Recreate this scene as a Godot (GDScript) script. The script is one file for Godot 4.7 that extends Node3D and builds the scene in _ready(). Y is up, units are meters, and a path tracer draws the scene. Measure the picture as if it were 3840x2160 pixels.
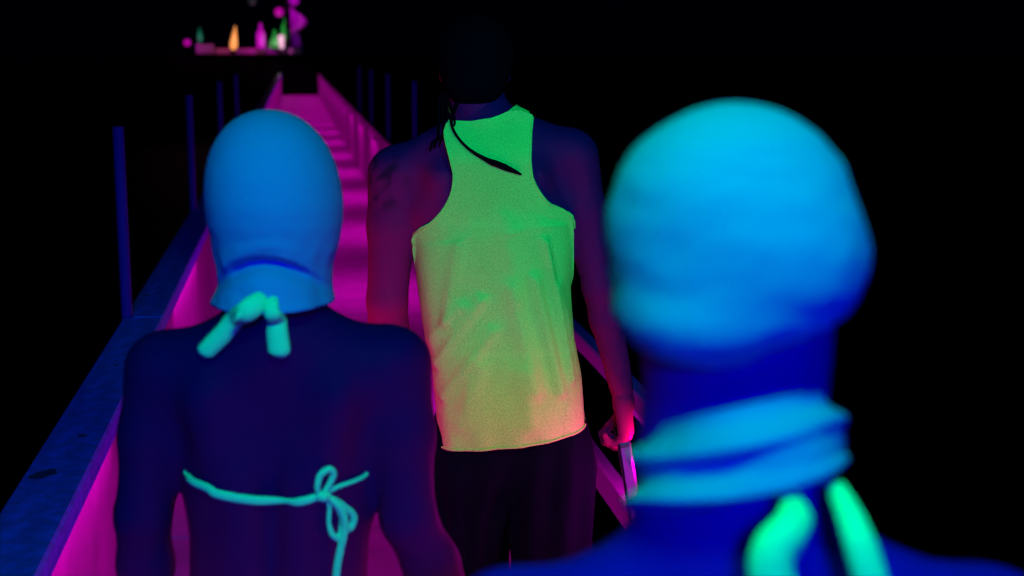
extends Node3D

# ---------------------------------------------------------------- small helpers
func lin(r: float, g: float, b: float) -> Color:
	return Color(r, g, b).linear_to_srgb()

func mat(called: String, c: Color, rough := 0.8, metal := 0.0) -> StandardMaterial3D:
	var m := StandardMaterial3D.new()
	m.resource_name = called
	m.albedo_color = c
	m.roughness = rough
	m.metallic = metal
	return m

func glow(called: String, c: Color, e: float) -> StandardMaterial3D:
	var m := mat(called, Color(0.02, 0.02, 0.02), 0.5)
	m.emission_enabled = true
	m.emission = c
	m.emission_energy_multiplier = e
	return m

func noise_tex(freq: float, sd: int, normal := false, bump := 4.0, ramp: Gradient = null, size := 512) -> NoiseTexture2D:
	var n := FastNoiseLite.new()
	n.noise_type = FastNoiseLite.TYPE_SIMPLEX_SMOOTH
	n.frequency = freq
	n.seed = sd
	n.fractal_octaves = 4
	var t := NoiseTexture2D.new()
	t.width = size
	t.height = size
	t.seamless = true
	t.noise = n
	t.as_normal_map = normal
	t.bump_strength = bump
	if ramp:
		t.color_ramp = ramp
	return t

func two_tone(a: Color, b: Color) -> Gradient:
	var g := Gradient.new()
	g.set_color(0, a)
	g.set_color(1, b)
	return g

var used := {}
func numbered(called: String) -> String:
	var n: int = used.get(called, 0)
	used[called] = n + 1
	return called if n == 0 else "%s_%03d" % [called, n]

func thing(called: String, label: String, category: String, at := Vector3.ZERO, turn := 0.0, group := "") -> Node3D:
	var o := Node3D.new()
	o.name = numbered(called)
	add_child(o)
	o.position = at
	o.rotation.y = turn
	tag(o, label, category, group)
	return o

func tag(o: Node, label: String, category: String, group := "") -> void:
	o.set_meta("label", label)
	o.set_meta("category", category)
	if group:
		o.set_meta("group", group)

func obj(called: String, m: Mesh, mt: Material, parent: Node, at := Vector3.ZERO) -> MeshInstance3D:
	var o := MeshInstance3D.new()
	o.name = numbered(called) if parent == self else called
	o.mesh = m
	o.material_override = mt
	o.cast_shadow = GeometryInstance3D.SHADOW_CASTING_SETTING_DOUBLE_SIDED
	parent.add_child(o, true)
	o.position = at
	return o

func to_mesh(v: PackedVector3Array, n: PackedVector3Array, ix: PackedInt32Array) -> ArrayMesh:
	var a := []
	a.resize(Mesh.ARRAY_MAX)
	a[Mesh.ARRAY_VERTEX] = v
	a[Mesh.ARRAY_NORMAL] = n
	a[Mesh.ARRAY_INDEX] = ix
	var m := ArrayMesh.new()
	m.add_surface_from_arrays(Mesh.PRIMITIVE_TRIANGLES, a)
	return m

func smooth_mesh(v: PackedVector3Array, ix: PackedInt32Array) -> ArrayMesh:
	var n := PackedVector3Array()
	n.resize(v.size())
	for t in range(0, ix.size(), 3):
		var f := (v[ix[t + 2]] - v[ix[t]]).cross(v[ix[t + 1]] - v[ix[t]])
		n[ix[t]] += f
		n[ix[t + 1]] += f
		n[ix[t + 2]] += f
	for i in n.size():
		n[i] = n[i].normalized() if n[i].length_squared() > 1e-20 else Vector3.UP
	return to_mesh(v, n, ix)

func inked(m: ArrayMesh, c: PackedColorArray) -> ArrayMesh:
	var a := m.surface_get_arrays(0)
	a[Mesh.ARRAY_COLOR] = c
	var o := ArrayMesh.new()
	o.add_surface_from_arrays(Mesh.PRIMITIVE_TRIANGLES, a)
	return o

# rows of points joined into a sheet; "closed" joins the last column to the first
func sheet(rows: Array, closed := false, cap_first := false, cap_last := false, flip := false) -> ArrayMesh:
	var v := PackedVector3Array()
	var ix := PackedInt32Array()
	var c: int = rows[0].size()
	for r in rows:
		v.append_array(r)
	for j in rows.size() - 1:
		for i in (c if closed else c - 1):
			var a := j * c + i
			var b := j * c + (i + 1) % c
			var d := a + c
			var e := b + c
			if flip:
				ix.append_array([a, d, b, b, d, e])
			else:
				ix.append_array([a, b, d, b, e, d])
	for side in 2:
		if (side == 0 and cap_first) or (side == 1 and cap_last):
			var base := 0 if side == 0 else (rows.size() - 1) * c
			var mid := Vector3.ZERO
			for i in c:
				mid += v[base + i] / c
			var mi := v.size()
			v.append(mid)
			for i in c:
				var p := base + i
				var q := base + (i + 1) % c
				if (side == 0) != flip:
					ix.append_array([mi, q, p])
				else:
					ix.append_array([mi, p, q])
	return smooth_mesh(v, ix)

func curve_points(pts: Array, steps: int) -> Array:
	var out := []
	for i in pts.size() - 1:
		var p0: Vector3 = pts[max(i - 1, 0)]
		var p1: Vector3 = pts[i]
		var p2: Vector3 = pts[i + 1]
		var p3: Vector3 = pts[min(i + 2, pts.size() - 1)]
		for s in steps:
			out.append(p1.cubic_interpolate(p2, p0, p3, float(s) / steps))
	out.append(pts[-1])
	return out

func at_list(a: Array, t: float) -> float:
	var f := t * (a.size() - 1)
	var i := int(clampf(floorf(f), 0, a.size() - 2))
	return lerpf(a[i], a[i + 1], f - i)

# a tube through points; radii along it; "flat" squeezes it across the given direction
func tube(pts: Array, radii: Array, sides := 10, steps := 6, flat := 1.0, face := Vector3(0, 0, 1)) -> ArrayMesh:
	var cp := curve_points(pts, steps)
	var rows := []
	for i in cp.size():
		var dir: Vector3 = (cp[min(i + 1, cp.size() - 1)] - cp[max(i - 1, 0)]).normalized()
		var f := face if absf(dir.dot(face)) < 0.95 else Vector3(0.7, 0.7, 0.1)
		var s := dir.cross(f).normalized()
		var u := s.cross(dir).normalized()
		var r := at_list(radii, float(i) / (cp.size() - 1))
		var row := PackedVector3Array()
		for k in sides:
			var a := TAU * k / sides
			row.append(cp[i] + s * cos(a) * r + u * sin(a) * r * flat)
		rows.append(row)
	return sheet(rows, true, true, true)

func lathe(prof: Array, sides := 20) -> ArrayMesh:
	var rows := []
	for p in prof:
		var row := PackedVector3Array()
		for k in sides:
			var a := TAU * k / sides
			row.append(Vector3(cos(a) * p.x, p.y, sin(a) * p.x))
		rows.append(row)
	return sheet(rows, true, true, true)

# a box with chamfered edges
func bev(size: Vector3, c := 0.004) -> ArrayMesh:
	var h := size / 2
	var st := SurfaceTool.new()
	st.begin(Mesh.PRIMITIVE_TRIANGLES)
	st.set_smooth_group(-1)
	var faces := []
	for ax in 3:
		for sg in [-1.0, 1.0]:
			var q := []
			for s in [[-1, -1], [1, -1], [1, 1], [-1, 1]]:
				var p := Vector3.ZERO
				p[ax] = sg * h[ax]
				p[(ax + 1) % 3] = s[0] * (h[(ax + 1) % 3] - c)
				p[(ax + 2) % 3] = s[1] * (h[(ax + 2) % 3] - c)
				q.append(p)
			faces.append(q)
	for ax in 3:
		var b := (ax + 1) % 3
		var d := (ax + 2) % 3
		for s in [[-1, -1], [1, -1], [1, 1], [-1, 1]]:
			var q := []
			for e in [[-1, 0], [1, 0], [1, 1], [-1, 1]]:
				var p := Vector3.ZERO
				p[ax] = e[0] * (h[ax] - c)
				p[b] = s[0] * (h[b] - (c if e[1] == 1 else 0.0))
				p[d] = s[1] * (h[d] - (0.0 if e[1] == 1 else c))
				q.append(p)
			faces.append(q)
	for sx in [-1, 1]:
		for sy in [-1, 1]:
			for sz in [-1, 1]:
				var k := Vector3(sx, sy, sz)
				faces.append([k * Vector3(h.x, h.y - c, h.z - c), k * Vector3(h.x - c, h.y, h.z - c), k * Vector3(h.x - c, h.y - c, h.z)])
	for q in faces:
		var mid := Vector3.ZERO
		for p in q:
			mid += p / q.size()
		var n: Vector3 = (q[1] - q[0]).cross(q[2] - q[0])
		var r: Array = q.duplicate()
		if n.dot(mid) > 0:
			r.reverse()
		for i in range(1, r.size() - 1):
			for p in [r[0], r[i], r[i + 1]]:
				st.add_vertex(p)
	st.generate_normals()
	return st.commit()

# ---------------------------------------------------------------- smooth bodies
class Field:
	var o: Vector3
	var h: float
	var nx: int
	var ny: int
	var nz: int
	var d: PackedFloat32Array

	func _init(lo: Vector3, hi: Vector3, cell: float) -> void:
		o = lo
		h = cell
		nx = int((hi.x - lo.x) / cell) + 2
		ny = int((hi.y - lo.y) / cell) + 2
		nz = int((hi.z - lo.z) / cell) + 2
		d.resize(nx * ny * nz)
		d.fill(1.0)

	# tapered capsule from a to b; fz squeezes it front to back; k is the blend width
	func bone(a: Vector3, b: Vector3, ra: float, rb: float, k := 0.03, fz := 1.0) -> void:
		var m := maxf(ra, rb) + k + 3.0 * h
		var lo := (a.min(b) - Vector3(m, m, m) - o) / h
		var hi := (a.max(b) + Vector3(m, m, m) - o) / h
		var x0 := maxi(0, int(lo.x))
		var x1 := mini(nx - 1, int(hi.x) + 1)
		var y0 := maxi(0, int(lo.y))
		var y1 := mini(ny - 1, int(hi.y) + 1)
		var z0 := maxi(0, int(lo.z))
		var z1 := mini(nz - 1, int(hi.z) + 1)
		var iz := 1.0 / fz
		var zm := (a.z + b.z) * 0.5
		var aa := Vector3(a.x, a.y, zm + (a.z - zm) * iz)
		var ab := Vector3(b.x, b.y, zm + (b.z - zm) * iz) - aa
		var l2 := maxf(ab.length_squared(), 1e-9)
		var dr := rb - ra
		for z in range(z0, z1 + 1):
			var pz := zm + (o.z + z * h - zm) * iz - aa.z
			for y in range(y0, y1 + 1):
				var py := o.y + y * h - aa.y
				var row := nx * (y + ny * z)
				for x in range(x0, x1 + 1):
					var px := o.x + x * h - aa.x
					var t := clampf((px * ab.x + py * ab.y + pz * ab.z) / l2, 0.0, 1.0)
					var ex := px - ab.x * t
					var ey := py - ab.y * t
					var ez := pz - ab.z * t
					var e := sqrt(ex * ex + ey * ey + ez * ez) - ra - dr * t
					var c := d[row + x]
					var w := k - absf(e - c)
					if w > 0.0:
						d[row + x] = minf(e, c) - w * w / k * 0.25
					elif e < c:
						d[row + x] = e

	# ellipsoid turned by yaw about the vertical axis
	func blob(c: Vector3, r: Vector3, k := 0.03, yaw := 0.0, carve := false) -> void:
		var m := maxf(r.x, maxf(r.y, r.z)) + k + 3.0 * h
		var lo := (c - Vector3(m, m, m) - o) / h
		var hi := (c + Vector3(m, m, m) - o) / h
		var rm := minf(r.x, minf(r.y, r.z))
		var cs := cos(yaw)
		var sn := sin(yaw)
		for z in range(maxi(0, int(lo.z)), mini(nz - 1, int(hi.z) + 1) + 1):
			for y in range(maxi(0, int(lo.y)), mini(ny - 1, int(hi.y) + 1) + 1):
				var row := nx * (y + ny * z)
				for x in range(maxi(0, int(lo.x)), mini(nx - 1, int(hi.x) + 1) + 1):
					var p := o + Vector3(x, y, z) * h - c
					var q := Vector3(p.x * cs - p.z * sn, p.y, p.x * sn + p.z * cs) / r
					var l := q.length()
					var g := (q / r).length()
					var e := l * (l - 1.0) / g if g > 1e-6 else -rm
					var u := d[row + x]
					if carve:
						e = -e
						var w := k - absf(e - u)
						if w > 0.0:
							d[row + x] = maxf(e, u) + w * w / k * 0.25
						elif e > u:
							d[row + x] = e
					else:
						var w := k - absf(e - u)
						if w > 0.0:
							d[row + x] = minf(e, u) - w * w / k * 0.25
						elif e < u:
							d[row + x] = e

	# keeps only what lies above a line of [x, y] points
	func trim(line: Array) -> void:
		for x in nx:
			var px := o.x + x * h
			var i := 0
			while i < line.size() - 2 and line[i + 1][0] < px:
				i += 1
			var yc := lerpf(line[i][1], line[i + 1][1], clampf(inverse_lerp(line[i][0], line[i + 1][0], px), 0.0, 1.0))
			for z in nz:
				for y in ny:
					var q := x + nx * (y + ny * z)
					d[q] = maxf(d[q], yc - (o.y + y * h))

	func sample(p: Vector3) -> float:
		var q := (p - o) / h
		var x := int(q.x)
		var y := int(q.y)
		var z := int(q.z)
		if q.x < 0 or q.y < 0 or q.z < 0 or x >= nx - 1 or y >= ny - 1 or z >= nz - 1:
			return 1.0
		var fx := q.x - x
		var fy := q.y - y
		var fz := q.z - z
		var i := x + nx * (y + ny * z)
		var s := nx * ny
		var a := lerpf(lerpf(d[i], d[i + 1], fx), lerpf(d[i + nx], d[i + nx + 1], fx), fy)
		var b := lerpf(lerpf(d[i + s], d[i + s + 1], fx), lerpf(d[i + s + nx], d[i + s + nx + 1], fx), fy)
		return lerpf(a, b, fz)

	func grad(p: Vector3) -> Vector3:
		var e := h
		return Vector3(sample(p + Vector3(e, 0, 0)) - sample(p - Vector3(e, 0, 0)), sample(p + Vector3(0, e, 0)) - sample(p - Vector3(0, e, 0)), sample(p + Vector3(0, 0, e)) - sample(p - Vector3(0, 0, e))).normalized()

	# pushes a point out until it clears the body by gap
	func clear(p: Vector3, gap: float) -> Vector3:
		var q := p
		for i in 6:
			var s := sample(q)
			if s >= gap:
				break
			q += grad(q) * (gap - s)
		return q

	# moves a point on to the surface, gap above it
	func settle(p: Vector3, gap: float) -> Vector3:
		var q := p
		for i in 10:
			q += grad(q) * clampf(gap - sample(q), -0.02, 0.02)
		return q

	# surface nets, added to v and ix
	func mesh(v: PackedVector3Array, ix: PackedInt32Array) -> void:
		var id := PackedInt32Array()
		id.resize(d.size())
		id.fill(-1)
		var s := nx * ny
		var far := 5.0 * h
		var cells := PackedInt32Array()
		for z in nz - 1:
			for y in ny - 1:
				var row := nx * (y + ny * z)
				for x in nx - 1:
					var i := row + x
					if absf(d[i]) > far:
						continue
					var c := [d[i], d[i + 1], d[i + nx], d[i + nx + 1], d[i + s], d[i + s + 1], d[i + s + nx], d[i + s + nx + 1]]
					var neg := 0
					for k in 8:
						if c[k] < 0.0:
							neg += 1
					if neg == 0 or neg == 8:
						continue
					var sum := Vector3.ZERO
					var cnt := 0
					for k in 8:
						for ax in 3:
							var bit := 1 << ax
							if k & bit:
								continue
							var a: float = c[k]
							var b: float = c[k | bit]
							if (a < 0.0) != (b < 0.0):
								var p := Vector3(k & 1, (k >> 1) & 1, (k >> 2) & 1)
								p[ax] += a / (a - b)
								sum += p
								cnt += 1
					id[i] = v.size()
					v.append(o + (Vector3(x, y, z) + sum / cnt) * h)
					cells.append(i)
		for i in cells:
			var z := i / s
			var y := (i - z * s) / nx
			var x := i - z * s - y * nx
			if y > 0 and z > 0 and x < nx - 1 and (d[i] < 0.0) != (d[i + 1] < 0.0):
				quad(ix, id[i], id[i - nx], id[i - nx - s], id[i - s], d[i] < 0.0)
			if x > 0 and z > 0 and y < ny - 1 and (d[i] < 0.0) != (d[i + nx] < 0.0):
				quad(ix, id[i], id[i - s], id[i - s - 1], id[i - 1], d[i] < 0.0)
			if x > 0 and y > 0 and z < nz - 1 and (d[i] < 0.0) != (d[i + s] < 0.0):
				quad(ix, id[i], id[i - 1], id[i - 1 - nx], id[i - nx], d[i] < 0.0)

	func quad(ix: PackedInt32Array, a: int, b: int, c: int, e: int, inside: bool) -> void:
		if a < 0 or b < 0 or c < 0 or e < 0:
			return
		if inside:
			ix.append_array([a, c, b, a, e, c])
		else:
			ix.append_array([a, b, c, a, c, e])

# a hand of palm, four fingers and thumb: w wrist, dr along the hand, th towards the thumb, pn the palm's facing
func hand(v: PackedVector3Array, ix: PackedInt32Array, w: Vector3, dr: Vector3, th: Vector3, pn: Vector3, curl: float, size := 1.0) -> void:
	var f := Field.new(w - Vector3(0.15, 0.2, 0.15) * size, w + Vector3(0.15, 0.08, 0.15) * size, 0.0042)
	f.bone(w - dr * 0.02 * size, w + dr * 0.02 * size, 0.021 * size, 0.022 * size, 0.01)
	var offs := [0.03, 0.0105, -0.0095, -0.028]
	var lens := [0.068, 0.077, 0.071, 0.056]
	for i in 4:
		var b: Vector3 = w + (dr * (0.088 - 0.004 * absf(i - 1)) + th * offs[i]) * size
		f.bone(w + (dr * 0.01 + th * offs[i] * 0.55) * size, b, 0.0145 * size, 0.0115 * size, 0.012)
		var p := b
		var ang := 0.0
		for s in 3:
			ang += curl * [0.8, 1.15, 0.8][s]
			var stp: Vector3 = dr * cos(ang) + pn * sin(ang)
			var q: Vector3 = p + stp * lens[i] * [0.46, 0.3, 0.24][s] * size
			f.bone(p, q, (0.0098 - 0.0009 * s) * size, (0.0092 - 0.0011 * s) * size, 0.004)
			p = q
	var t0 := w + (dr * 0.028 + th * 0.022 + pn * 0.006) * size
	var t1 := t0 + (th * 0.62 + dr * 0.7 + pn * 0.35).normalized() * 0.042 * size
	var t2 := t1 + (th * 0.1 + dr * 0.85 + pn * (0.35 + curl * 0.4)).normalized() * 0.03 * size
	var t3 := t2 + (th * -0.15 + dr * 0.8 + pn * (0.4 + curl * 0.5)).normalized() * 0.024 * size
	f.bone(t0, t1, 0.0155 * size, 0.0112 * size, 0.01)
	f.bone(t1, t2, 0.0108 * size, 0.0098 * size, 0.004)
	f.bone(t2, t3, 0.0098 * size, 0.0078 * size, 0.004)
	f.mesh(v, ix)

# ---------------------------------------------------------------- the scene
const YAW := -0.15498          # people walk along the gangway, seen by a lens turned 8.9 degrees to the right of it
var M := {}

func _ready() -> void:
	# --- camera: 57 mm lens, focused on the tank top
	var cam := Camera3D.new()
	cam.name = "camera"
	var lens := CameraAttributesPhysical.new()
	lens.frustum_focal_length = 57.33
	lens.frustum_focus_distance = 2.92
	lens.frustum_near = 0.05
	lens.frustum_far = 900.0
	lens.exposure_aperture = 4.2
	cam.attributes = lens
	add_child(cam)
	cam.position = Vector3(0, 1.6, 0)
	cam.rotation = Vector3(deg_to_rad(-9.85), deg_to_rad(-8.88), 0)
	cam.current = true
	# --- night sky
	var env := Environment.new()
	env.background_mode = Environment.BG_SKY
	var sm := ProceduralSkyMaterial.new()
	sm.sky_top_color = lin(0.0, 0.0, 0.0022)
	sm.sky_horizon_color = lin(0.0, 0.0, 0.0009)
	sm.ground_bottom_color = lin(0.0, 0.0, 0.0006)
	sm.ground_horizon_color = lin(0.0, 0.0, 0.0010)
	var sky := Sky.new()
	sky.sky_material = sm
	env.sky = sky
	env.tonemap_mode = Environment.TONE_MAPPER_LINEAR
	env.tonemap_exposure = 1.0
	env.sdfgi_enabled = true
	env.ssao_enabled = true
	env.ssil_enabled = true
	var we := WorldEnvironment.new()
	we.name = "world_environment"
	we.environment = env
	add_child(we)
	materials()
	# --- blue lamps outside the frame; the fill panel and the spot are added
	blue_lamps()
	setting()
	woman_by_wall()
	man()
	woman_close()
	terrace()

func materials() -> void:
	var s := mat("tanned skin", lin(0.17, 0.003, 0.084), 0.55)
	s.metallic_specular = 0.08
	s.normal_enabled = true
	s.normal_texture = noise_tex(0.09, 3, true, 2.0)
	s.normal_scale = 0.25
	s.uv1_triplanar = true
	s.uv1_scale = Vector3(4, 4, 4)
	M.skin = s
	var brightened := s.duplicate()
	brightened.resource_name = "fair skin"
	brightened.albedo_color = lin(0.34, 0.004, 0.42)  # lighter copy of the base skin, in place of stronger light on her
	M.brightened_skin = brightened
	var inked_skin := s.duplicate()
	inked_skin.resource_name = "tattooed skin"
	inked_skin.albedo_color = lin(0.48, 0.004, 0.080)  # redder copy of the base skin, in place of magenta light on him
	inked_skin.vertex_color_use_as_albedo = true
	M.inked_skin = inked_skin
	var knit := noise_tex(0.12, 8, true, 6.0)
	var h := mat("blue knit", lin(0.06, 0.25, 0.70), 0.95)
	h.metallic_specular = 0.15
	h.normal_enabled = true
	h.normal_texture = knit
	h.normal_scale = 0.5
	h.uv1_triplanar = true
	h.uv1_scale = Vector3(9, 9, 9)
	M.hood = h
	var t := mat("neon jersey", lin(0.80, 0.80, 0.18), 0.95)
	t.metallic_specular = 0.15
	t.albedo_texture = noise_tex(0.11, 21, false, 1.0, two_tone(Color(0.80, 0.80, 0.80), Color(1, 1, 1)))
	t.normal_enabled = true
	t.normal_texture = noise_tex(0.16, 5, true, 8.0)
	t.normal_scale = 0.8
	t.uv1_triplanar = true
	t.uv1_scale = Vector3(3.6, 3.6, 3.6)
	M.tank = t
	var b := mat("mint ribbon", lin(0.12, 0.92, 0.54), 0.8)
	b.metallic_specular = 0.2
	b.normal_enabled = true
	b.normal_texture = knit
	b.normal_scale = 0.3
	b.uv1_triplanar = true
	b.uv1_scale = Vector3(14, 14, 14)
	M.mint = b
	var p := mat("black trousers", lin(0.004, 0.002, 0.008), 0.9)
	p.metallic_specular = 0.06
	M.black_cloth = p
	M.hair = mat("black hair", lin(0.003, 0.001, 0.004), 0.9)
	M.hair.metallic_specular = 0.05
	M.shoe = mat("dark shoe", lin(0.03, 0.03, 0.035), 0.6)
	var w := mat("pink wall paint", lin(0.45, 0.03, 0.41), 0.75)
	w.albedo_texture = noise_tex(0.012, 31, false, 1.0, two_tone(Color(0.86, 0.86, 0.86), Color(1, 1, 1)))
	w.uv1_triplanar = true
	w.uv1_world_triplanar = true
	w.uv1_scale = Vector3(0.7, 0.7, 0.7)
	w.metallic_specular = 0.2
	M.wall = w
	var r := mat("blue rail paint", lin(0.12, 0.08, 0.95), 0.6)
	r.albedo_texture = noise_tex(0.02, 12, false, 1.0, two_tone(Color(0.72, 0.72, 0.72), Color(1, 1, 1)))
	r.normal_enabled = true
	r.normal_texture = noise_tex(0.05, 14, true, 3.0)
	r.normal_scale = 0.3
	r.uv1_triplanar = true
	r.uv1_world_triplanar = true
	r.uv1_scale = Vector3(2, 2, 2)
	r.metallic_specular = 0.25
	M.rail = r
	M.pole = mat("dimmed blue pole", lin(0.02, 0.006, 0.23), 0.6)  # darker than the rail, in place of light falling off along the walkway
	M.pole.metallic_specular = 0.15
	M.stain = mat("dark stain", lin(0.02, 0.004, 0.10), 0.8)
	M.dark = mat("black paint", lin(0.004, 0.003, 0.005), 0.9)
	M.dark.metallic_specular = 0.1
	M.steel = mat("dark steel", lin(0.26, 0.24, 0.28), 0.30, 1.0)
	M.grip = mat("black grip", lin(0.015, 0.015, 0.018), 0.55)
	M.blue_glow = glow("blue tube", lin(0.02, 0.45, 1.0), 2.0)
	M.deep_glow = glow("deep blue panel", lin(0.0, 0.01, 1.0), 1.5)
	M.pink_glow = glow("magenta tube", lin(1.0, 0.0, 0.85), 0.22)

func area_light(called: String, parent: Node3D, at: Vector3, aim: Vector3, size: Vector2, c: Color, e: float) -> void:
	var l := AreaLight3D.new()
	l.name = called
	l.light_color = c
	l.light_energy = e
	l.area_size = size
	l.area_normalize_energy = true
	l.shadow_enabled = true
	l.set("area_range", 80.0)
	parent.add_child(l, true)
	var up := Vector3.UP if absf(aim.normalized().y) < 0.95 else Vector3(0, 0, -1)
	l.transform = Transform3D(Basis.looking_at(aim, up), at)

func blue_lamps() -> void:
	# black-light bars slung between pairs of tall poles, outside the frame
	bar_lamp(Vector3(0.06, 2.32, -0.36), Vector3(0.12, -0.85, -0.65), 0.6, lin(0.0, 0.66, 0.15), 2.8, "black-light bar slung above the walkway behind the two knitted hoods")
	added_spot(Vector3(0.95, 2.25, -0.55), Vector3(0.45, 1.24, -2.9), lin(0.0, 0.66, 0.30), 4.7)  # unseen spot added to brighten the tank top without reaching the hoods
	var g := thing("added_fill_panel", "added deep blue fill panel on a stand, unseen behind the walkers", "lamp", Vector3(-0.10, 0, 4.2))  # unseen fill, added to wash the backs in deep blue
	obj("stand_pole", tube([Vector3(0, 0.02, 0), Vector3(0, 3.1, 0)], [0.02, 0.016], 10, 2), M.dark, g)
	obj("stand_base", bev(Vector3(0.4, 0.03, 0.4), 0.006), M.dark, g, Vector3(0, 0.016, 0))
	var hd := Node3D.new()
	hd.name = "lamp_head"
	g.add_child(hd)
	hd.transform = Transform3D(Basis.looking_at(Vector3(0.05, -0.30, -1.0)), Vector3(0, 3.2, 0))
	obj("housing", bev(Vector3(0.9, 0.5, 0.08), 0.01), M.dark, hd, Vector3(0, 0, 0.045))
	obj("glowing_face", bev(Vector3(0.84, 0.44, 0.006), 0.002), M.deep_glow, hd, Vector3(0, 0, -0.001))
	area_light("fill_light", hd, Vector3(0, 0, -0.02), Vector3(0, 0, -1), Vector2(0.84, 0.44), lin(0.0, 0.002, 1.0), 25.0)

func bar_lamp(at: Vector3, aim: Vector3, length: float, c: Color, e: float, label: String) -> void:
	var g := thing("black_light_bar", label, "lamp", Vector3(0.17, 0, at.z), 0, "black-light bars above the gangway")
	for s in [-1.15, 1.15]:
		obj("pole", tube([Vector3(s, 0.0, 0), Vector3(s, at.y + 0.16, 0)], [0.018, 0.018], 10, 2), M.dark, g)
	obj("cross_bar", tube([Vector3(-1.17, at.y + 0.16, 0), Vector3(1.17, at.y + 0.16, 0)], [0.016, 0.016], 10, 2), M.dark, g)
	var hd := Node3D.new()
	hd.name = "lamp_head"
	g.add_child(hd)
	hd.transform = Transform3D(Basis.looking_at(aim, Vector3(0, 0, -1)), Vector3(at.x - 0.17, at.y, 0))
	obj("housing", bev(Vector3(length, 0.12, 0.06), 0.008), M.dark, hd, Vector3(0, 0, 0.035))
	obj("glowing_tube", bev(Vector3(length - 0.06, 0.07, 0.008), 0.003), M.blue_glow, hd, Vector3(0, 0, 0.0))
	area_light("bar_light", hd, Vector3(0, 0, -0.012), Vector3(0, 0, -1), Vector2(length - 0.06, 0.07), c, e)

func added_spot(at: Vector3, aim: Vector3, c: Color, e: float) -> void:
	var g := thing("added_spotlight_can", "added unseen spotlight can aimed at the tank top from outside the open rail", "lamp", Vector3(at.x + 0.2, 0, at.z))
	obj("pole", tube([Vector3(0, -0.3, 0), Vector3(0, at.y, 0)], [0.02, 0.018], 10, 2), M.dark, g)
	obj("arm", tube([Vector3(0, at.y, 0), Vector3(-0.2, at.y, 0.04)], [0.012, 0.012], 10, 2), M.dark, g)
	var hd := Node3D.new()
	hd.name = "lamp_head"
	g.add_child(hd)
	hd.transform = Transform3D(Basis.looking_at(aim - at), Vector3(-0.2, at.y, 0))
	var can := lathe([Vector2(0.02, 0.0), Vector2(0.07, 0.01), Vector2(0.08, 0.06), Vector2(0.08, 0.20), Vector2(0.075, 0.20), Vector2(0.072, 0.08)])
	var o := obj("can", can, M.dark, hd, Vector3(0, 0, 0.10))
	o.rotation.x = -PI / 2
	obj("lens", bev(Vector3(0.09, 0.09, 0.008), 0.003), M.blue_glow, hd, Vector3(0, 0, 0.01))
	var l := SpotLight3D.new()
	l.name = "can_light"
	l.light_color = c
	l.light_energy = e
	l.light_size = 0.06
	l.spot_angle = 15.5
	l.spot_angle_attenuation = 0.8
	l.spot_range = 40.0
	l.spot_attenuation = 2.0
	l.shadow_enabled = true
	hd.add_child(l)
	l.position = Vector3(0, 0, -0.11)

# ---------------------------------------------------------------- gangway
const BAYS := 19
const FIRST := 7.52            # z of the first post behind the camera; posts every three metres

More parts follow.
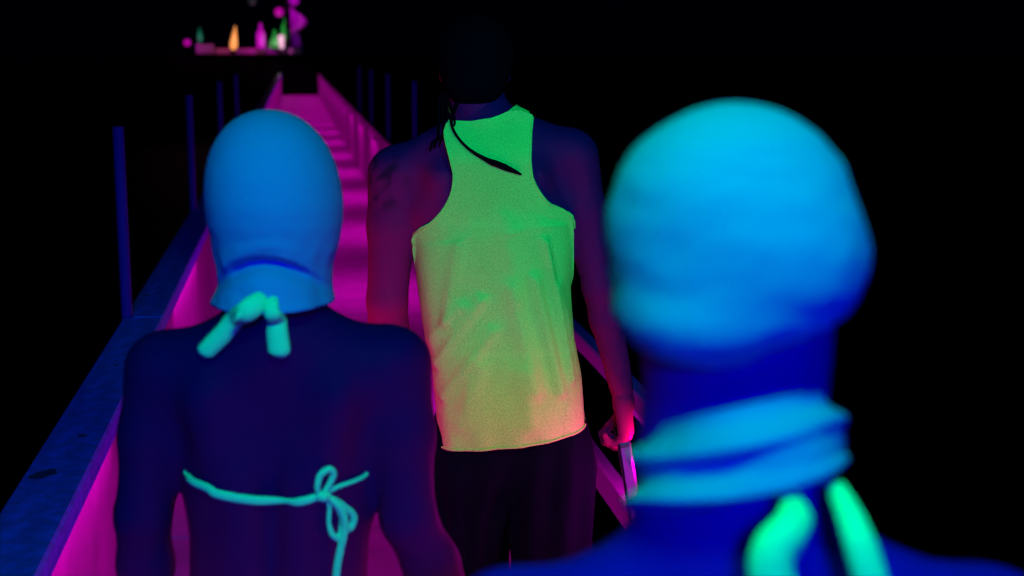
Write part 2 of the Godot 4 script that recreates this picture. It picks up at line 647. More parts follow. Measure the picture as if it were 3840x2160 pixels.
func setting() -> void:
	var sea := PlaneMesh.new()
	sea.size = Vector2(900, 900)
	sea.subdivide_width = 2
	var wm := mat("night water", lin(0.002, 0.002, 0.004), 0.65)
	wm.metallic_specular = 0.1
	wm.normal_enabled = true
	wm.normal_texture = noise_tex(0.02, 44, true, 6.0)
	wm.uv1_triplanar = true
	wm.uv1_world_triplanar = true
	wm.uv1_scale = Vector3(0.4, 0.4, 0.4)
	var s := obj("water", sea, wm, self, Vector3(0, -1.6, 0))
	s.set_meta("kind", "structure")
	# deck
	var deck := Node3D.new()
	deck.name = "walkway"
	deck.set_meta("kind", "structure")
	add_child(deck)
	var slab := bev(Vector3(1.30, 0.06, 2.985), 0.004)
	for i in BAYS:
		obj("deck_panel", slab, M.wall, deck, Vector3(0.185, -0.03, FIRST - 1.5 - 3.0 * i))
	var pile := tube([Vector3(0, -2.6, 0), Vector3(0, -0.07, 0)], [0.1, 0.1], 12, 2)
	for i in range(0, BAYS + 1, 2):
		for x in [-0.3, 0.65]:
			obj("pile", pile, M.dark, deck, Vector3(x, 0, FIRST - 3.0 * i))
	# solid wall with wide cap on one side
	var lw := thing("parapet_wall", "low pink wall with a wide blue cap rail and thin poles", "wall", Vector3(-0.49, 0, FIRST))
	var panel := bev(Vector3(0.05, 0.705, 2.93), 0.003)
	var pier := bev(Vector3(0.056, 0.708, 0.062), 0.003)
	var added_lip := bev(Vector3(0.008, 0.0155, 2.98), 0.002)
	var cap := bev(Vector3(0.128, 0.038, 2.994), 0.006)
	var pole := tube([Vector3(0, 0.73, 0), Vector3(0, 1.36, 0)], [0.0175, 0.0175], 12, 2)
	for i in BAYS:
		obj("wall_panel", panel, M.wall, lw, Vector3(-0.006, 0.356, -1.5 - 3.0 * i))
		obj("added_lip", added_lip, M.rail, lw, Vector3(0.045, 0.7035, -1.5 - 3.0 * i))  # strip added under the cap to cut off light rising from the tubes
		obj("cap_board", cap, M.rail, lw, Vector3(-0.012, 0.731, -1.5 - 3.0 * i))
	for i in BAYS + 1:
		obj("pier", pier, M.wall, lw, Vector3(-0.006, 0.3555, -3.0 * i))
		if i > 7:
			continue
		obj("pole", pole, M.pole, lw, Vector3(-0.062, 0, -3.0 * i))
	for q in [[-0.035, -4.32 - 6.0, 0.024, 0.03], [0.0, -4.6 - 6.0, 0.008, 0.012], [-0.01, -5.3 - 6.0, 0.006, 0.01], [-0.04, -6.4 - 6.0, 0.01, 0.016]]:
		var prof := []
		var rr := PackedVector3Array()
		var row2 := PackedVector3Array()
		for k in 22:
			var a := TAU * k / 22
			var wob := 1.0 + 0.25 * sin(a * 2.0 + q[1] * 7.0) + 0.12 * sin(a * 5.0 + 1.0)
			rr.append(Vector3(cos(a) * q[2] * wob, 0.0, sin(a) * q[3] * wob))
			row2.append(Vector3(cos(a) * q[2] * wob * 0.8, 0.0012, sin(a) * q[3] * wob * 0.8))
		obj("stain", sheet([rr, row2], true, false, true), M.stain, lw, Vector3(q[0], 0.7505, q[1] + 0.0))
	# open railing, then solid wall, on the other side
	var rw := thing("railing", "narrow railing, open bars beside the walkers and solid pink panels farther on", "railing", Vector3(0.845, 0, FIRST))
	var rail := bev(Vector3(0.045, 0.05, 2.994), 0.006)
	var mid := bev(Vector3(0.04, 0.085, 2.92), 0.006)
	for i in BAYS:
		obj("top_rail", rail, M.wall, rw, Vector3(0, 0.725, -1.5 - 3.0 * i))
		if i < 5:
			obj("middle_rail", mid, M.wall, rw, Vector3(0, 0.395, -1.5 - 3.0 * i))
		else:
			obj("wall_panel", panel, M.wall, rw, Vector3(0.012, 0.350, -1.5 - 3.0 * i))
	for i in BAYS + 1:
		obj("pier", bev(Vector3(0.05, 0.696, 0.062), 0.003), M.wall, rw, Vector3(0.012, 0.348, -3.0 * i))
		if i < 5 or i > 9:
			continue
		obj("pole", pole, M.pole, rw, Vector3(0.048, 0, -3.0 * i))
	# magenta tubes tucked under the rails, one to a bay
	var tubem := tube([Vector3(0, 0, -0.6), Vector3(0, 0, 0.6)], [0.009, 0.009], 8, 2, 1.0, Vector3(0, 1, 0))
	var spots := [[-1.60, 0.08, 0.24], [-2.78, 0.55, 1.1], [-5.8, 0.62, 0.80]]
	for i in 14:
		spots.append([-9.1 - 3.0 * i, 0.47, 0.74])
	for sp in spots:
		var z: float = sp[0]
		for side in 2:
			var x := -0.462 if side == 0 else (0.838 if z > -7.0 else 0.810)
			var t := thing("neon_tube", "magenta neon tube tucked under the %s" % ["wide blue cap rail" if side == 0 else "narrow top rail"], "lamp", Vector3(x, 0.692 if side == 0 else 0.686, z), 0, "magenta tubes under the rails")
			obj("glass_tube", tubem, M.pink_glow, t)
			obj("end_cap", bev(Vector3(0.024, 0.024, 0.03), 0.003), M.dark, t, Vector3(0, 0.0, 0.612))
			obj("end_cap", bev(Vector3(0.024, 0.024, 0.03), 0.003), M.dark, t, Vector3(0, 0.0, -0.612))
			var inward := 1.0 if side == 0 else -1.0
			area_light("tube_light", t, Vector3(0.011 * inward, -0.008, 0), Vector3(0.9 * inward, -0.6, 0), Vector2(1.2, 0.018), lin(1.0, 0.0, 0.80), sp[1 + side])

# ---------------------------------------------------------------- people
func leg_bones(f: Field, hip: Vector3, knee: Vector3, ankle: Vector3, r: float) -> void:
	f.bone(hip, knee, r, r * 0.66, 0.04)
	f.bone(knee, knee.lerp(ankle, 0.35) + Vector3(0, 0, 0.012), r * 0.62, r * 0.68, 0.03)
	f.bone(knee.lerp(ankle, 0.35) + Vector3(0, 0, 0.012), ankle, r * 0.66, r * 0.42, 0.03)

func shoes(p: Node3D, feet: Array) -> void:
	for a in feet:
		var f := Field.new(a + Vector3(-0.08, -0.09, -0.2), a + Vector3(0.08, 0.08, 0.1), 0.008)
		f.bone(a + Vector3(0, -0.02, 0.02), a + Vector3(0, 0.03, 0.01), 0.042, 0.042, 0.03)
		f.bone(a + Vector3(0, -0.04, 0.03), a + Vector3(0, -0.045, -0.13), 0.038, 0.034, 0.03)
		f.bone(a + Vector3(0, -0.068, 0.03), a + Vector3(0, -0.068, -0.15), 0.012, 0.012, 0.02)
		f.bone(a + Vector3(-0.02, -0.066, 0.03), a + Vector3(-0.022, -0.066, -0.12), 0.014, 0.014, 0.02)
		f.bone(a + Vector3(0.02, -0.066, 0.03), a + Vector3(0.022, -0.066, -0.12), 0.014, 0.014, 0.02)
		var v := PackedVector3Array()
		var ix := PackedInt32Array()
		f.mesh(v, ix)
		obj("shoe", smooth_mesh(v, ix), M.shoe, p)

# a woman's body: shoulder, elbow and wrist joints of both arms, trunk centre line
func woman_body(p: Node3D, J: Dictionary) -> Field:
	var f := Field.new(Vector3(-0.36, 0.02, -0.22), Vector3(0.36, 1.46, 0.22), 0.011)
	var cx: float = J.cx
	var sl: Vector3 = J.sl
	var sr: Vector3 = J.sr
	var ys := (sl.y + sr.y) * 0.5
	# trunk
	f.bone(Vector3(cx - 0.055, ys - 0.045, 0.0), Vector3(cx - 0.035, ys - 0.17, 0.0), 0.088, 0.085, 0.05, 0.82)
	f.bone(Vector3(cx + 0.055, ys - 0.045, 0.0), Vector3(cx + 0.035, ys - 0.17, 0.0), 0.088, 0.085, 0.05, 0.82)
	f.bone(Vector3(cx, ys - 0.17, 0.0), Vector3(cx + J.wx, ys - 0.29, 0.005), 0.115, 0.108, 0.05, 0.74)
	f.bone(Vector3(cx + J.wx, ys - 0.29, 0.005), Vector3(cx + J.wx, ys - 0.40, 0.0), 0.106, 0.14, 0.05, 0.78)
	for s in [-1.0, 1.0]:
		f.bone(Vector3(cx + J.wx + s * 0.062, ys - 0.42, 0.03), Vector3(cx + J.wx + s * 0.065, ys - 0.45, 0.03), 0.085, 0.085, 0.04)
		leg_bones(f, Vector3(cx + J.wx + s * 0.078, ys - 0.46, 0.0), Vector3(cx + s * 0.085, 0.42, -0.02 + s * 0.05), Vector3(cx + s * 0.09, 0.09, 0.0 + s * 0.07), 0.083)
		# shoulder blade and the muscle beside the spine
		f.bone(Vector3(cx + s * 0.085, ys - 0.03, 0.058), Vector3(cx + s * 0.064, ys - 0.13, 0.066), 0.026, 0.014, 0.035)
		f.bone(Vector3(cx + s * 0.03, ys - 0.15, 0.063), Vector3(cx + s * 0.03 + J.wx, ys - 0.31, 0.062), 0.02, 0.02, 0.04)
		# breast
		f.bone(Vector3(cx + s * 0.062, ys - 0.12, -0.075), Vector3(cx + s * 0.062, ys - 0.125, -0.085), 0.05, 0.046, 0.03)
	f.blob(Vector3(cx, ys - 0.18, 0.100), Vector3(0.015, 0.17, 0.026), 0.03, 0.0, true)
	# neck and the slope to the shoulders
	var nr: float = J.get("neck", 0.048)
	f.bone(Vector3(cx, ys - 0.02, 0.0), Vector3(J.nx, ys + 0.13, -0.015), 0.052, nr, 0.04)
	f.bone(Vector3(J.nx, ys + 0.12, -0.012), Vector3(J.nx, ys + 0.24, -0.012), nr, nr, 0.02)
	f.bone(Vector3(cx, ys + J.trap, 0.005), sl + Vector3(0.025, 0.0, 0.0), 0.052, 0.044, 0.045)
	f.bone(Vector3(cx, ys + J.trap, 0.005), sr + Vector3(-0.025, 0.0, 0.0), 0.052, 0.044, 0.045)
	# head under the hood
	f.blob(Vector3(J.nx, ys + 0.225, -0.015), Vector3(0.058, 0.08, 0.066), 0.02)
	# arms
	for s in [[J.sl, J.el, J.wl], [J.sr, J.er, J.wr]]:
		var a: Vector3 = s[0]
		var b: Vector3 = s[1]
		var c: Vector3 = s[2]
		f.bone(a, a.lerp(b, 0.45), 0.046, 0.042, 0.035)
		f.bone(a.lerp(b, 0.45), b, 0.041, 0.036, 0.02)
		f.bone(b, b.lerp(c, 0.35), 0.035, 0.038, 0.015)
		f.bone(b.lerp(c, 0.35), c, 0.037, 0.024, 0.015)
	var v := PackedVector3Array()
	var ix := PackedInt32Array()
	f.mesh(v, ix)
	for s in [[J.el, J.wl, 1.0], [J.er, J.wr, -1.0]]:
		var dr: Vector3 = (s[1] - s[0]).normalized()
		hand(v, ix, s[1] + dr * 0.012, dr, (Vector3(0, 0, -1) - dr * dr.dot(Vector3(0, 0, -1))).normalized(), Vector3(s[2], 0, 0), 0.32, 0.9)
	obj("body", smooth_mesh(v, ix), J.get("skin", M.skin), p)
	return f

# bikini: two cups in front, bottoms, and the string round the ribs laid on the back
func bikini(p: Node3D, f: Field, cx: float, ys: float, wx: float) -> void:
	for s in [-1.0, 1.0]:
		var rows := []
		for j in 8:
			var row := PackedVector3Array()
			for k in 18:
				var a := TAU * k / 18
				var r := 0.058 * j / 7.0
				row.append(f.settle(Vector3(cx + s * 0.062 + cos(a) * r, ys - 0.12 + sin(a) * r * 1.1, -0.14), 0.004))
			rows.append(row)
		obj("cup", sheet(rows, true), M.mint, p)
	var rows2 := []
	for j in 10:
		var row := PackedVector3Array()
		for k in 40:
			var a := TAU * k / 40
			var side := absf(cos(a))
			var y := lerpf(ys - 0.40, ys - 0.50 + 0.07 * side, j / 9.0)
			row.append(f.settle(Vector3(cx + wx + cos(a) * 0.16, y, sin(a) * 0.14), 0.004))
		rows2.append(row)
	obj("bikini_bottom", sheet(rows2, true), M.mint, p)

func woman_by_wall() -> void:
	var base := Vector3(sin(-YAW), 0, -cos(YAW)) * 1.78 + Vector3(cos(YAW), 0, -sin(YAW)) * -0.303
	var p := thing("person", "person in a knitted hood and mint bikini tied with a thin back string", "person", base, YAW, "people in blue hoods")
	var f := woman_body(p, {"cx": -0.008, "nx": -0.008, "wx": -0.006, "trap": 0.034, "sl": Vector3(-0.164, 1.183, 0.0), "sr": Vector3(0.150, 1.190, 0.0), "el": Vector3(-0.192, 0.985, 0.015), "wl": Vector3(-0.208, 0.76, -0.05), "er": Vector3(0.165, 0.985, 0.03), "wr": Vector3(0.245, 0.785, -0.03)})
	shoes(p, [Vector3(-0.098, 0.09, -0.07), Vector3(0.082, 0.09, 0.07)])
	bikini(p, f, -0.008, 1.186, -0.006)
	# hood: outline [height, left, right]
	var prof := [[1.5238, -0.026, 0.012], [1.519, -0.042, 0.018], [1.5119, -0.0562, 0.0322], [1.4897, -0.0749, 0.0584], [1.4674, -0.0836, 0.0692], [1.445, -0.0889, 0.0753], [1.4229, -0.0922, 0.0793], [1.4003, -0.094, 0.0833], [1.3776, -0.092, 0.0822], [1.3615, -0.0886, 0.079], [1.3436, -0.0872, 0.0755], [1.332, -0.0855, 0.0710], [1.3207, -0.0830, 0.068], [1.2977, -0.0835, 0.0664], [1.2838, -0.0873, 0.068], [1.2751, -0.0910, 0.0700]]
	var rows := []
	var cols := 72
	var wr := FastNoiseLite.new()
	wr.seed = 6
	wr.frequency = 14.0
	var n := 70
	for j in n + 1:
		var y := lerpf(1.5238, 1.2751, pow(float(j) / n, 1.0))
		if j < 12:
			y = 1.5238 - (1.5238 - lerpf(1.5238, 1.2751, 12.0 / n)) * pow(j / 12.0, 2.0)
		var k := 0
		while k < prof.size() - 2 and prof[k + 1][0] > y:
			k += 1
		var t := clampf(inverse_lerp(prof[k][0], prof[k + 1][0], y), 0.0, 1.0)
		var xl := lerpf(prof[k][1], prof[k + 1][1], t)
		var xr := lerpf(prof[k][2], prof[k + 1][2], t)
		if y > 1.40:
			var tt := (y - 1.40) / 0.1238
			var q := 0.0886 * pow(maxf(0.0, 1.0 - pow(tt, 2.3)), 0.48)
			var m := lerpf(-0.0053, -0.0115, tt)
			xl = m - maxf(q, 0.001)
			xr = m + maxf(q, 0.001)
		var cx := (xl + xr) * 0.5
		var hw := (xr - xl) * 0.5
		var dz := hw * 1.18
		# the back of the head tucks in over the nape, then the collar spreads on the shoulders
		var row := PackedVector3Array()
		for i in cols:
			var a := TAU * i / cols
			var back := maxf(0.0, sin(a))
			var sx := cos(a)
			var yy := y
			var r := 1.0
			var yc := 1.337 - 0.040 * sx * sx
			var dip := exp(-pow((y - yc) / (0.0055 if y > yc else 0.011), 2.0))
			r -= 0.24 * back * dip
			r -= 0.07 * back * smoothstep(1.41, 1.345, y) * (1.0 - smoothstep(yc, yc - 0.02, y))
			r += 0.10 * back * smoothstep(yc, 1.278, y)
			# pleats at either side of the collar
			var pl := smoothstep(1.37, 1.33, y)
			r -= 0.10 * pl * exp(-pow((absf(sx) - 0.86) / 0.07, 2.0)) * back
			r += 0.012 * pl * sin(a * 7.0 + y * 60.0)
			r += (0.008 + 0.030 * smoothstep(1.40, 1.34, y)) * wr.get_noise_3d(cos(a) * 0.22, y * 2.4, sin(a) * 0.22)
			r += 0.022 * back * exp(-pow((y - yc - 0.022 - 0.008 * sx) / 0.007, 2.0)) * smoothstep(0.9, 0.2, sx)
			row.append(Vector3(cx + sx * hw * lerpf(1.0, r, 0.35), yy, 0.0 + sin(a) * dz * r))
		rows.append(row)
	# turn the edge in
	for e in [[0.965, 0.002], [0.93, 0.012]]:
		var row := PackedVector3Array()
		for q in rows[n]:
			row.append(Vector3(q.x * e[0], q.y + e[1], q.z * e[0]))
		rows.append(row)
	var hd := obj("hood", sheet(rows, true, true, false), M.hood, p)
	hd.set_meta("label", "blue knitted hood with a creased nape")
	# neck ties
	var zt := func(x: float, y: float, g: float) -> Vector3: return f.settle(Vector3(x, y, 0.08), g)
	var a0 := [Vector3(-0.006, 1.296, 0.084), Vector3(-0.014, 1.289, 0.101), Vector3(-0.027, 1.279, 0.108), zt.call(-0.043, 1.266, 0.028), zt.call(-0.063, 1.248, 0.020), zt.call(-0.085, 1.2285, 0.016), zt.call(-0.0875, 1.2265, 0.014)]
	obj("neck_tie", tube(a0, [0.008, 0.0115, 0.0140, 0.0142, 0.0130, 0.0126, 0.0128, 0.0130, 0.0125, 0.0120, 0.0060], 14, 8, 0.75), M.mint, p)
	obj("tie_seam", tube([Vector3(-0.026, 1.289, 0.104), Vector3(-0.032, 1.277, 0.116), Vector3(-0.042, 1.266, 0.106)], [0.003, 0.0045, 0.003], 8, 4), M.mint, p)
	var a1 := [Vector3(0.004, 1.296, 0.084), Vector3(0.005, 1.286, 0.100), Vector3(0.006, 1.276, 0.104), zt.call(0.007, 1.262, 0.026), zt.call(0.007, 1.246, 0.020), zt.call(0.009, 1.226, 0.016), zt.call(0.009, 1.224, 0.014)]
	obj("neck_tie", tube(a1, [0.006, 0.0080, 0.0095, 0.0110, 0.0122, 0.0136, 0.0142, 0.0142, 0.0070], 14, 8, 0.7), M.mint, p)
	# back string and bow
	var s := func(x: float, y: float, g := 0.003) -> Vector3: return f.settle(Vector3(x, y, 0.09), g)
	var band := [f.settle(Vector3(-0.135, 1.058, -0.03), 0.003), f.settle(Vector3(-0.115, 1.050, 0.05), 0.003), s.call(-0.092, 1.0435), s.call(-0.0725, 1.0385), s.call(-0.03, 1.0312), s.call(0.0024, 1.0292), s.call(0.0297, 1.0302), s.call(0.0537, 1.0350)]
	obj("back_string", tube(band, [0.0052, 0.0055, 0.0058, 0.006, 0.0065, 0.0062, 0.004, 0.006, 0.0055], 10, 8, 0.6), M.mint, p)
	var band2 := [s.call(0.0537, 1.0350, 0.004), s.call(0.071, 1.0400), s.call(0.090, 1.0425), f.settle(Vector3(0.112, 1.050, 0.05), 0.003), f.settle(Vector3(0.128, 1.058, -0.03), 0.003)]
	obj("back_string", tube(band2, [0.004, 0.0036, 0.0032, 0.003, 0.003], 10, 8, 0.6), M.mint, p)
	var loop := [s.call(0.0560, 1.0365, 0.006), s.call(0.0530, 1.0500, 0.010), s.call(0.0580, 1.0660, 0.012), s.call(0.0690, 1.0735, 0.012), s.call(0.0750, 1.0660, 0.010), s.call(0.0700, 1.0530, 0.008), s.call(0.0590, 1.0380, 0.008)]
	obj("bow_loop", tube(loop, [0.0035, 0.004, 0.0045, 0.0046, 0.0046, 0.004, 0.0035], 10, 8, 0.8), M.mint, p)
	obj("knot", tube([s.call(0.052, 1.040, 0.007), s.call(0.060, 1.0375, 0.010), s.call(0.070, 1.036, 0.007)], [0.005, 0.0075, 0.005], 10, 5), M.mint, p)
	var loop2 := [s.call(0.0630, 1.0370, 0.008), s.call(0.0780, 1.0280, 0.011), s.call(0.0950, 1.0150, 0.014), s.call(0.1045, 1.0000, 0.016), s.call(0.1010, 0.9860, 0.016), s.call(0.0930, 0.9890, 0.018), s.call(0.0900, 1.0040, 0.018), s.call(0.0800, 1.0220, 0.014), s.call(0.0660, 1.0360, 0.010)]
	obj("bow_loop", tube(loop2, [0.0045, 0.005, 0.0055, 0.005, 0.0048, 0.0048, 0.005, 0.0045], 10, 8, 0.8), M.mint, p)
	var loop3 := [s.call(0.0640, 1.0360, 0.008), s.call(0.0700, 1.0200, 0.010), s.call(0.0690, 1.0000, 0.012), s.call(0.0740, 0.9830, 0.014), s.call(0.0850, 0.9760, 0.014), s.call(0.0900, 0.9860, 0.014), s.call(0.0900, 1.0030, 0.014)]
	obj("bow_loop", tube(loop3, [0.0036, 0.0032, 0.003, 0.0042, 0.005, 0.004, 0.003], 10, 8, 0.8), M.mint, p)
	var tail := [s.call(0.0660, 1.0370, 0.010), s.call(0.0860, 1.0150, 0.020), s.call(0.0920, 0.9900, 0.022), s.call(0.0860, 0.9600, 0.018), s.call(0.0800, 0.9300, 0.016), s.call(0.0770, 0.8800, 0.014)]
	obj("string_end", tube(tail, [0.0042, 0.0045, 0.0048, 0.0052, 0.005, 0.0052], 10, 8, 0.8), M.mint, p)

func gun(p: Node3D) -> void:
	var g := thing("pistol", "dark steel pistol held muzzle down beside black trousers", "pistol", p.to_global(Vector3(0.300, 0.735, 0.0)), YAW)
	# muzzle points along local -y, slightly outwards; grip lies in the hand above
	g.rotation = Vector3(-0.12, YAW, 0.16)
	obj("slide", bev(Vector3(0.030, 0.195, 0.032), 0.005), M.steel, g, Vector3(0, -0.098, 0.012))
	obj("frame", bev(Vector3(0.025, 0.150, 0.022), 0.004), M.grip, g, Vector3(0, -0.078, -0.014))
	obj("barrel", tube([Vector3(0, -0.19, 0.014), Vector3(0, -0.203, 0.014)], [0.0085, 0.0085], 14, 2), M.steel, g)
	var gr := tube([Vector3(0, -0.015, -0.012), Vector3(0, 0.004, -0.06), Vector3(0, 0.022, -0.105)], [0.019, 0.019, 0.020], 12, 4, 0.75, Vector3(1, 0, 0))
	obj("grip", gr, M.grip, g)
	obj("trigger_guard", tube([Vector3(0, -0.045, -0.024), Vector3(0, -0.048, -0.05), Vector3(0, -0.075, -0.056), Vector3(0, -0.098, -0.045), Vector3(0, -0.102, -0.024)], [0.0035, 0.0035, 0.0035], 8, 4), M.steel, g)
	obj("trigger", tube([Vector3(0, -0.066, -0.024), Vector3(0, -0.064, -0.036), Vector3(0, -0.058, -0.044)], [0.003, 0.003, 0.002], 8, 3), M.steel, g)
	obj("rear_sight", bev(Vector3(0.022, 0.008, 0.007), 0.001), M.grip, g, Vector3(0, -0.012, 0.031))
	obj("front_sight", bev(Vector3(0.005, 0.009, 0.007), 0.001), M.grip, g, Vector3(0, -0.185, 0.031))

func man() -> void:
	var base := Vector3(sin(-YAW), 0, -cos(YAW)) * 3.0 + Vector3(cos(YAW), 0, -sin(YAW)) * -0.05
	var p := thing("person", "person in a neon green tank top and black trousers holding a pistol", "person", base, YAW)
	var f := Field.new(Vector3(-0.40, 0.60, -0.26), Vector3(0.42, 1.56, 0.24), 0.0115)
	var sl := Vector3(-0.205, 1.330, 0.0)
	var sr := Vector3(0.182, 1.368, 0.0)
	var el := Vector3(-0.224, 1.055, 0.03)
	var wl := Vector3(-0.225, 0.83, -0.05)
	var er := Vector3(0.243, 1.085, 0.02)
	var wr := Vector3(0.297, 0.845, -0.005)
	f.bone(Vector3(-0.075, 1.315, -0.01), Vector3(-0.055, 1.15, -0.005), 0.100, 0.092, 0.06, 0.86)
	f.bone(Vector3(0.065, 1.335, -0.01), Vector3(0.075, 1.15, -0.005), 0.100, 0.092, 0.06, 0.86)
	f.bone(Vector3(0.01, 1.15, 0.0), Vector3(0.035, 0.98, 0.0), 0.140, 0.128, 0.05, 0.72)
	f.bone(Vector3(0.035, 0.98, 0.0), Vector3(0.045, 0.80, 0.0), 0.128, 0.135, 0.05, 0.75)
	for s in [-1.0, 1.0]:
		f.bone(Vector3(0.0 + s * 0.10, 1.33, 0.075), Vector3(0.0 + s * 0.075, 1.21, 0.078), 0.028, 0.018, 0.05)
		f.bone(Vector3(0.0 + s * 0.125, 1.25, 0.03), Vector3(0.02 + s * 0.10, 1.10, 0.03), 0.05, 0.035, 0.05)
	f.bone(Vector3(-0.005, 1.37, 0.0), Vector3(-0.026, 1.52, -0.02), 0.060, 0.056, 0.04)
	f.bone(Vector3(-0.02, 1.425, 0.01), sl + Vector3(0.025, 0.015, 0), 0.052, 0.048, 0.045)
	f.bone(Vector3(0.0, 1.430, 0.01), sr + Vector3(-0.02, 0.012, 0), 0.052, 0.048, 0.045)
	f.bone(sl, sl.lerp(el, 0.4), 0.061, 0.052, 0.03)
	f.bone(sl.lerp(el, 0.4), el, 0.052, 0.044, 0.02)
	f.bone(el, el.lerp(wl, 0.3), 0.043, 0.045, 0.015)
	f.bone(el.lerp(wl, 0.3), wl, 0.044, 0.029, 0.015)
	f.bone(sr, sr.lerp(er, 0.4), 0.058, 0.046, 0.03)
	f.bone(sr.lerp(er, 0.4), er, 0.046, 0.038, 0.02)
	f.bone(er, er.lerp(wr, 0.3), 0.037, 0.038, 0.015)
	f.bone(er.lerp(wr, 0.3), wr, 0.037, 0.027, 0.015)
	var v := PackedVector3Array()
	var ix := PackedInt32Array()
	f.mesh(v, ix)
	# head with brow, nose, lips, chin and ears
	var hf := Field.new(Vector3(-0.16, 1.42, -0.18), Vector3(0.10, 1.70, 0.12), 0.006)
	var c := Vector3(-0.030, 1.575, -0.02)
	hf.blob(c + Vector3(0, 0.005, 0.005), Vector3(0.074, 0.086, 0.092), 0.02)
	hf.blob(c + Vector3(0, -0.055, -0.035), Vector3(0.056, 0.06, 0.06), 0.03)
	hf.bone(c + Vector3(0, -0.04, 0.02), c + Vector3(0.004, -0.15, 0.03), 0.054, 0.056, 0.03)
	hf.bone(c + Vector3(-0.03, 0.008, -0.083), c + Vector3(0.03, 0.008, -0.083), 0.011, 0.011, 0.014)
	hf.bone(c + Vector3(0, 0.0, -0.090), c + Vector3(0, -0.034, -0.108), 0.008, 0.013, 0.012)
	hf.bone(c + Vector3(-0.016, -0.062, -0.089), c + Vector3(0.016, -0.062, -0.089), 0.009, 0.009, 0.01)
	hf.bone(c + Vector3(0, -0.1, -0.08), c + Vector3(0, -0.098, -0.082), 0.018, 0.018, 0.02)
	for s in [-1.0, 1.0]:
		hf.blob(c + Vector3(s * 0.03, -0.008, -0.088), Vector3(0.015, 0.009, 0.010), 0.008, 0.0, true)
		hf.blob(c + Vector3(s * 0.071, -0.018, 0.006), Vector3(0.008, 0.030, 0.018), 0.008)
	hf.mesh(v, ix)
	var dl := (wl - el).normalized()
	hand(v, ix, wl + dl * 0.012, dl, Vector3(0, 0.2, -1).normalized(), Vector3(1, 0, 0), 0.4, 1.0)
	hand(v, ix, wr + Vector3(0.002, -0.012, 0), Vector3(0.10, -1, -0.05).normalized(), Vector3(0.25, 0, -1).normalized(), Vector3(-0.95, 0, -0.25).normalized(), 1.0, 1.12)
	var ink := PackedColorArray()
	var scrawl := FastNoiseLite.new()
	scrawl.seed = 9
	scrawl.frequency = 28.0
	for q in v:
		var on_arm := smoothstep(0.085, 0.045, q.distance_to(Vector3(-0.235, 1.32, 0.035))) * smoothstep(0.05, 0.25, scrawl.get_noise_3d(q.x, q.y, q.z))
		ink.append(Color(1, 1, 1).lerp(Color(0.30, 0.9, 0.45), on_arm))
	var bd := obj("body", inked(smooth_mesh(v, ix), ink), M.inked_skin, p)
	# close-cropped hair, with braids
	var gf := Field.new(Vector3(-0.15, 1.44, -0.14), Vector3(0.09, 1.70, 0.12), 0.007)
	gf.blob(c + Vector3(0, 0.010, 0.010), Vector3(0.086, 0.090, 0.098), 0.02)
	gf.blob(c + Vector3(0, -0.05, 0.05), Vector3(0.062, 0.05, 0.05), 0.03)
	gf.blob(c + Vector3(0, -0.045, -0.095), Vector3(0.09, 0.085, 0.06), 0.012, 0.0, true)
	var hv := PackedVector3Array()
	var hx := PackedInt32Array()
	gf.mesh(hv, hx)
	var hair := obj("hair", smooth_mesh(hv, hx), M.hair, p)
	# trousers
	var tf := Field.new(Vector3(-0.26, 0.02, -0.3), Vector3(0.34, 0.92, 0.3), 0.012)
	tf.bone(Vector3(0.045, 0.86, 0.0), Vector3(0.045, 0.74, 0.0), 0.128, 0.150, 0.04, 0.8)
	for s in [[-1.0, -0.08], [1.0, 0.10]]:
		var kx: float = 0.045 + s[0] * 0.09
		tf.bone(Vector3(kx, 0.74, 0.02), Vector3(kx, 0.68, 0.02), 0.092, 0.098, 0.04)
		tf.bone(Vector3(kx, 0.68, 0.0), Vector3(kx + s[0] * 0.01, 0.40, s[1] * 0.4), 0.100, 0.086, 0.03)
		tf.bone(Vector3(kx + s[0] * 0.01, 0.40, s[1] * 0.4), Vector3(kx + s[0] * 0.015, 0.09, s[1]), 0.086, 0.075, 0.03)
	var tv := PackedVector3Array()
	var tx := PackedInt32Array()
	tf.mesh(tv, tx)
	var crease := FastNoiseLite.new()
	crease.seed = 4
	crease.frequency = 9.0
	for i in tv.size():
		var q := tv[i]
		var out := Vector3(q.x - (0.135 if q.x > 0.045 else -0.045), 0, q.z).normalized()
		var ang := atan2(out.z, out.x)
		tv[i] = q + out * (0.007 * sin(ang * 9.0 + q.y * 5.0) * smoothstep(0.85, 0.6, q.y) + 0.008 * crease.get_noise_3d(q.x, q.y * 0.35, q.z))
	obj("trousers", smooth_mesh(tv, tx), M.black_cloth, p)
	shoes(p, [Vector3(-0.055, 0.09, -0.10), Vector3(0.15, 0.09, 0.09)])
	tank_top(p, f)
	# braids over one shoulder
	var on := func(x: float, y: float) -> Vector3: return f.clear(Vector3(x, y, back_z(x, y)), 0.007) + Vector3(0, 0, 0.005)
	var zt := func(x: float, y: float, g: float) -> Vector3: return f.settle(Vector3(x, y, 0.10), g)
	var br := [c + Vector3(-0.035, -0.085, 0.07), on.call(-0.078, 1.452), on.call(-0.068, 1.423), on.call(-0.040, 1.394), on.call(-0.002, 1.372), on.call(0.028, 1.3605), on.call(0.070, 1.3415)]
	obj("braid", tube(br, [0.005, 0.0036, 0.0028, 0.0026, 0.003, 0.0042, 0.0066, 0.0062, 0.0015], 10, 8), M.hair, hair)
	for q in [[-0.088, 0.0], [-0.100, -0.006], [-0.112, -0.010], [-0.122, -0.016]]:
		obj("braid", tube([c + Vector3(-0.06 + q[1], -0.07, 0.05), zt.call(q[0], 1.462 + q[1], 0.016), zt.call(q[0] - 0.008, 1.440 + q[1], 0.015), zt.call(q[0] - 0.010, 1.418 + q[1], 0.013)], [0.0035, 0.0032, 0.003, 0.0022], 8, 6), M.hair, hair)
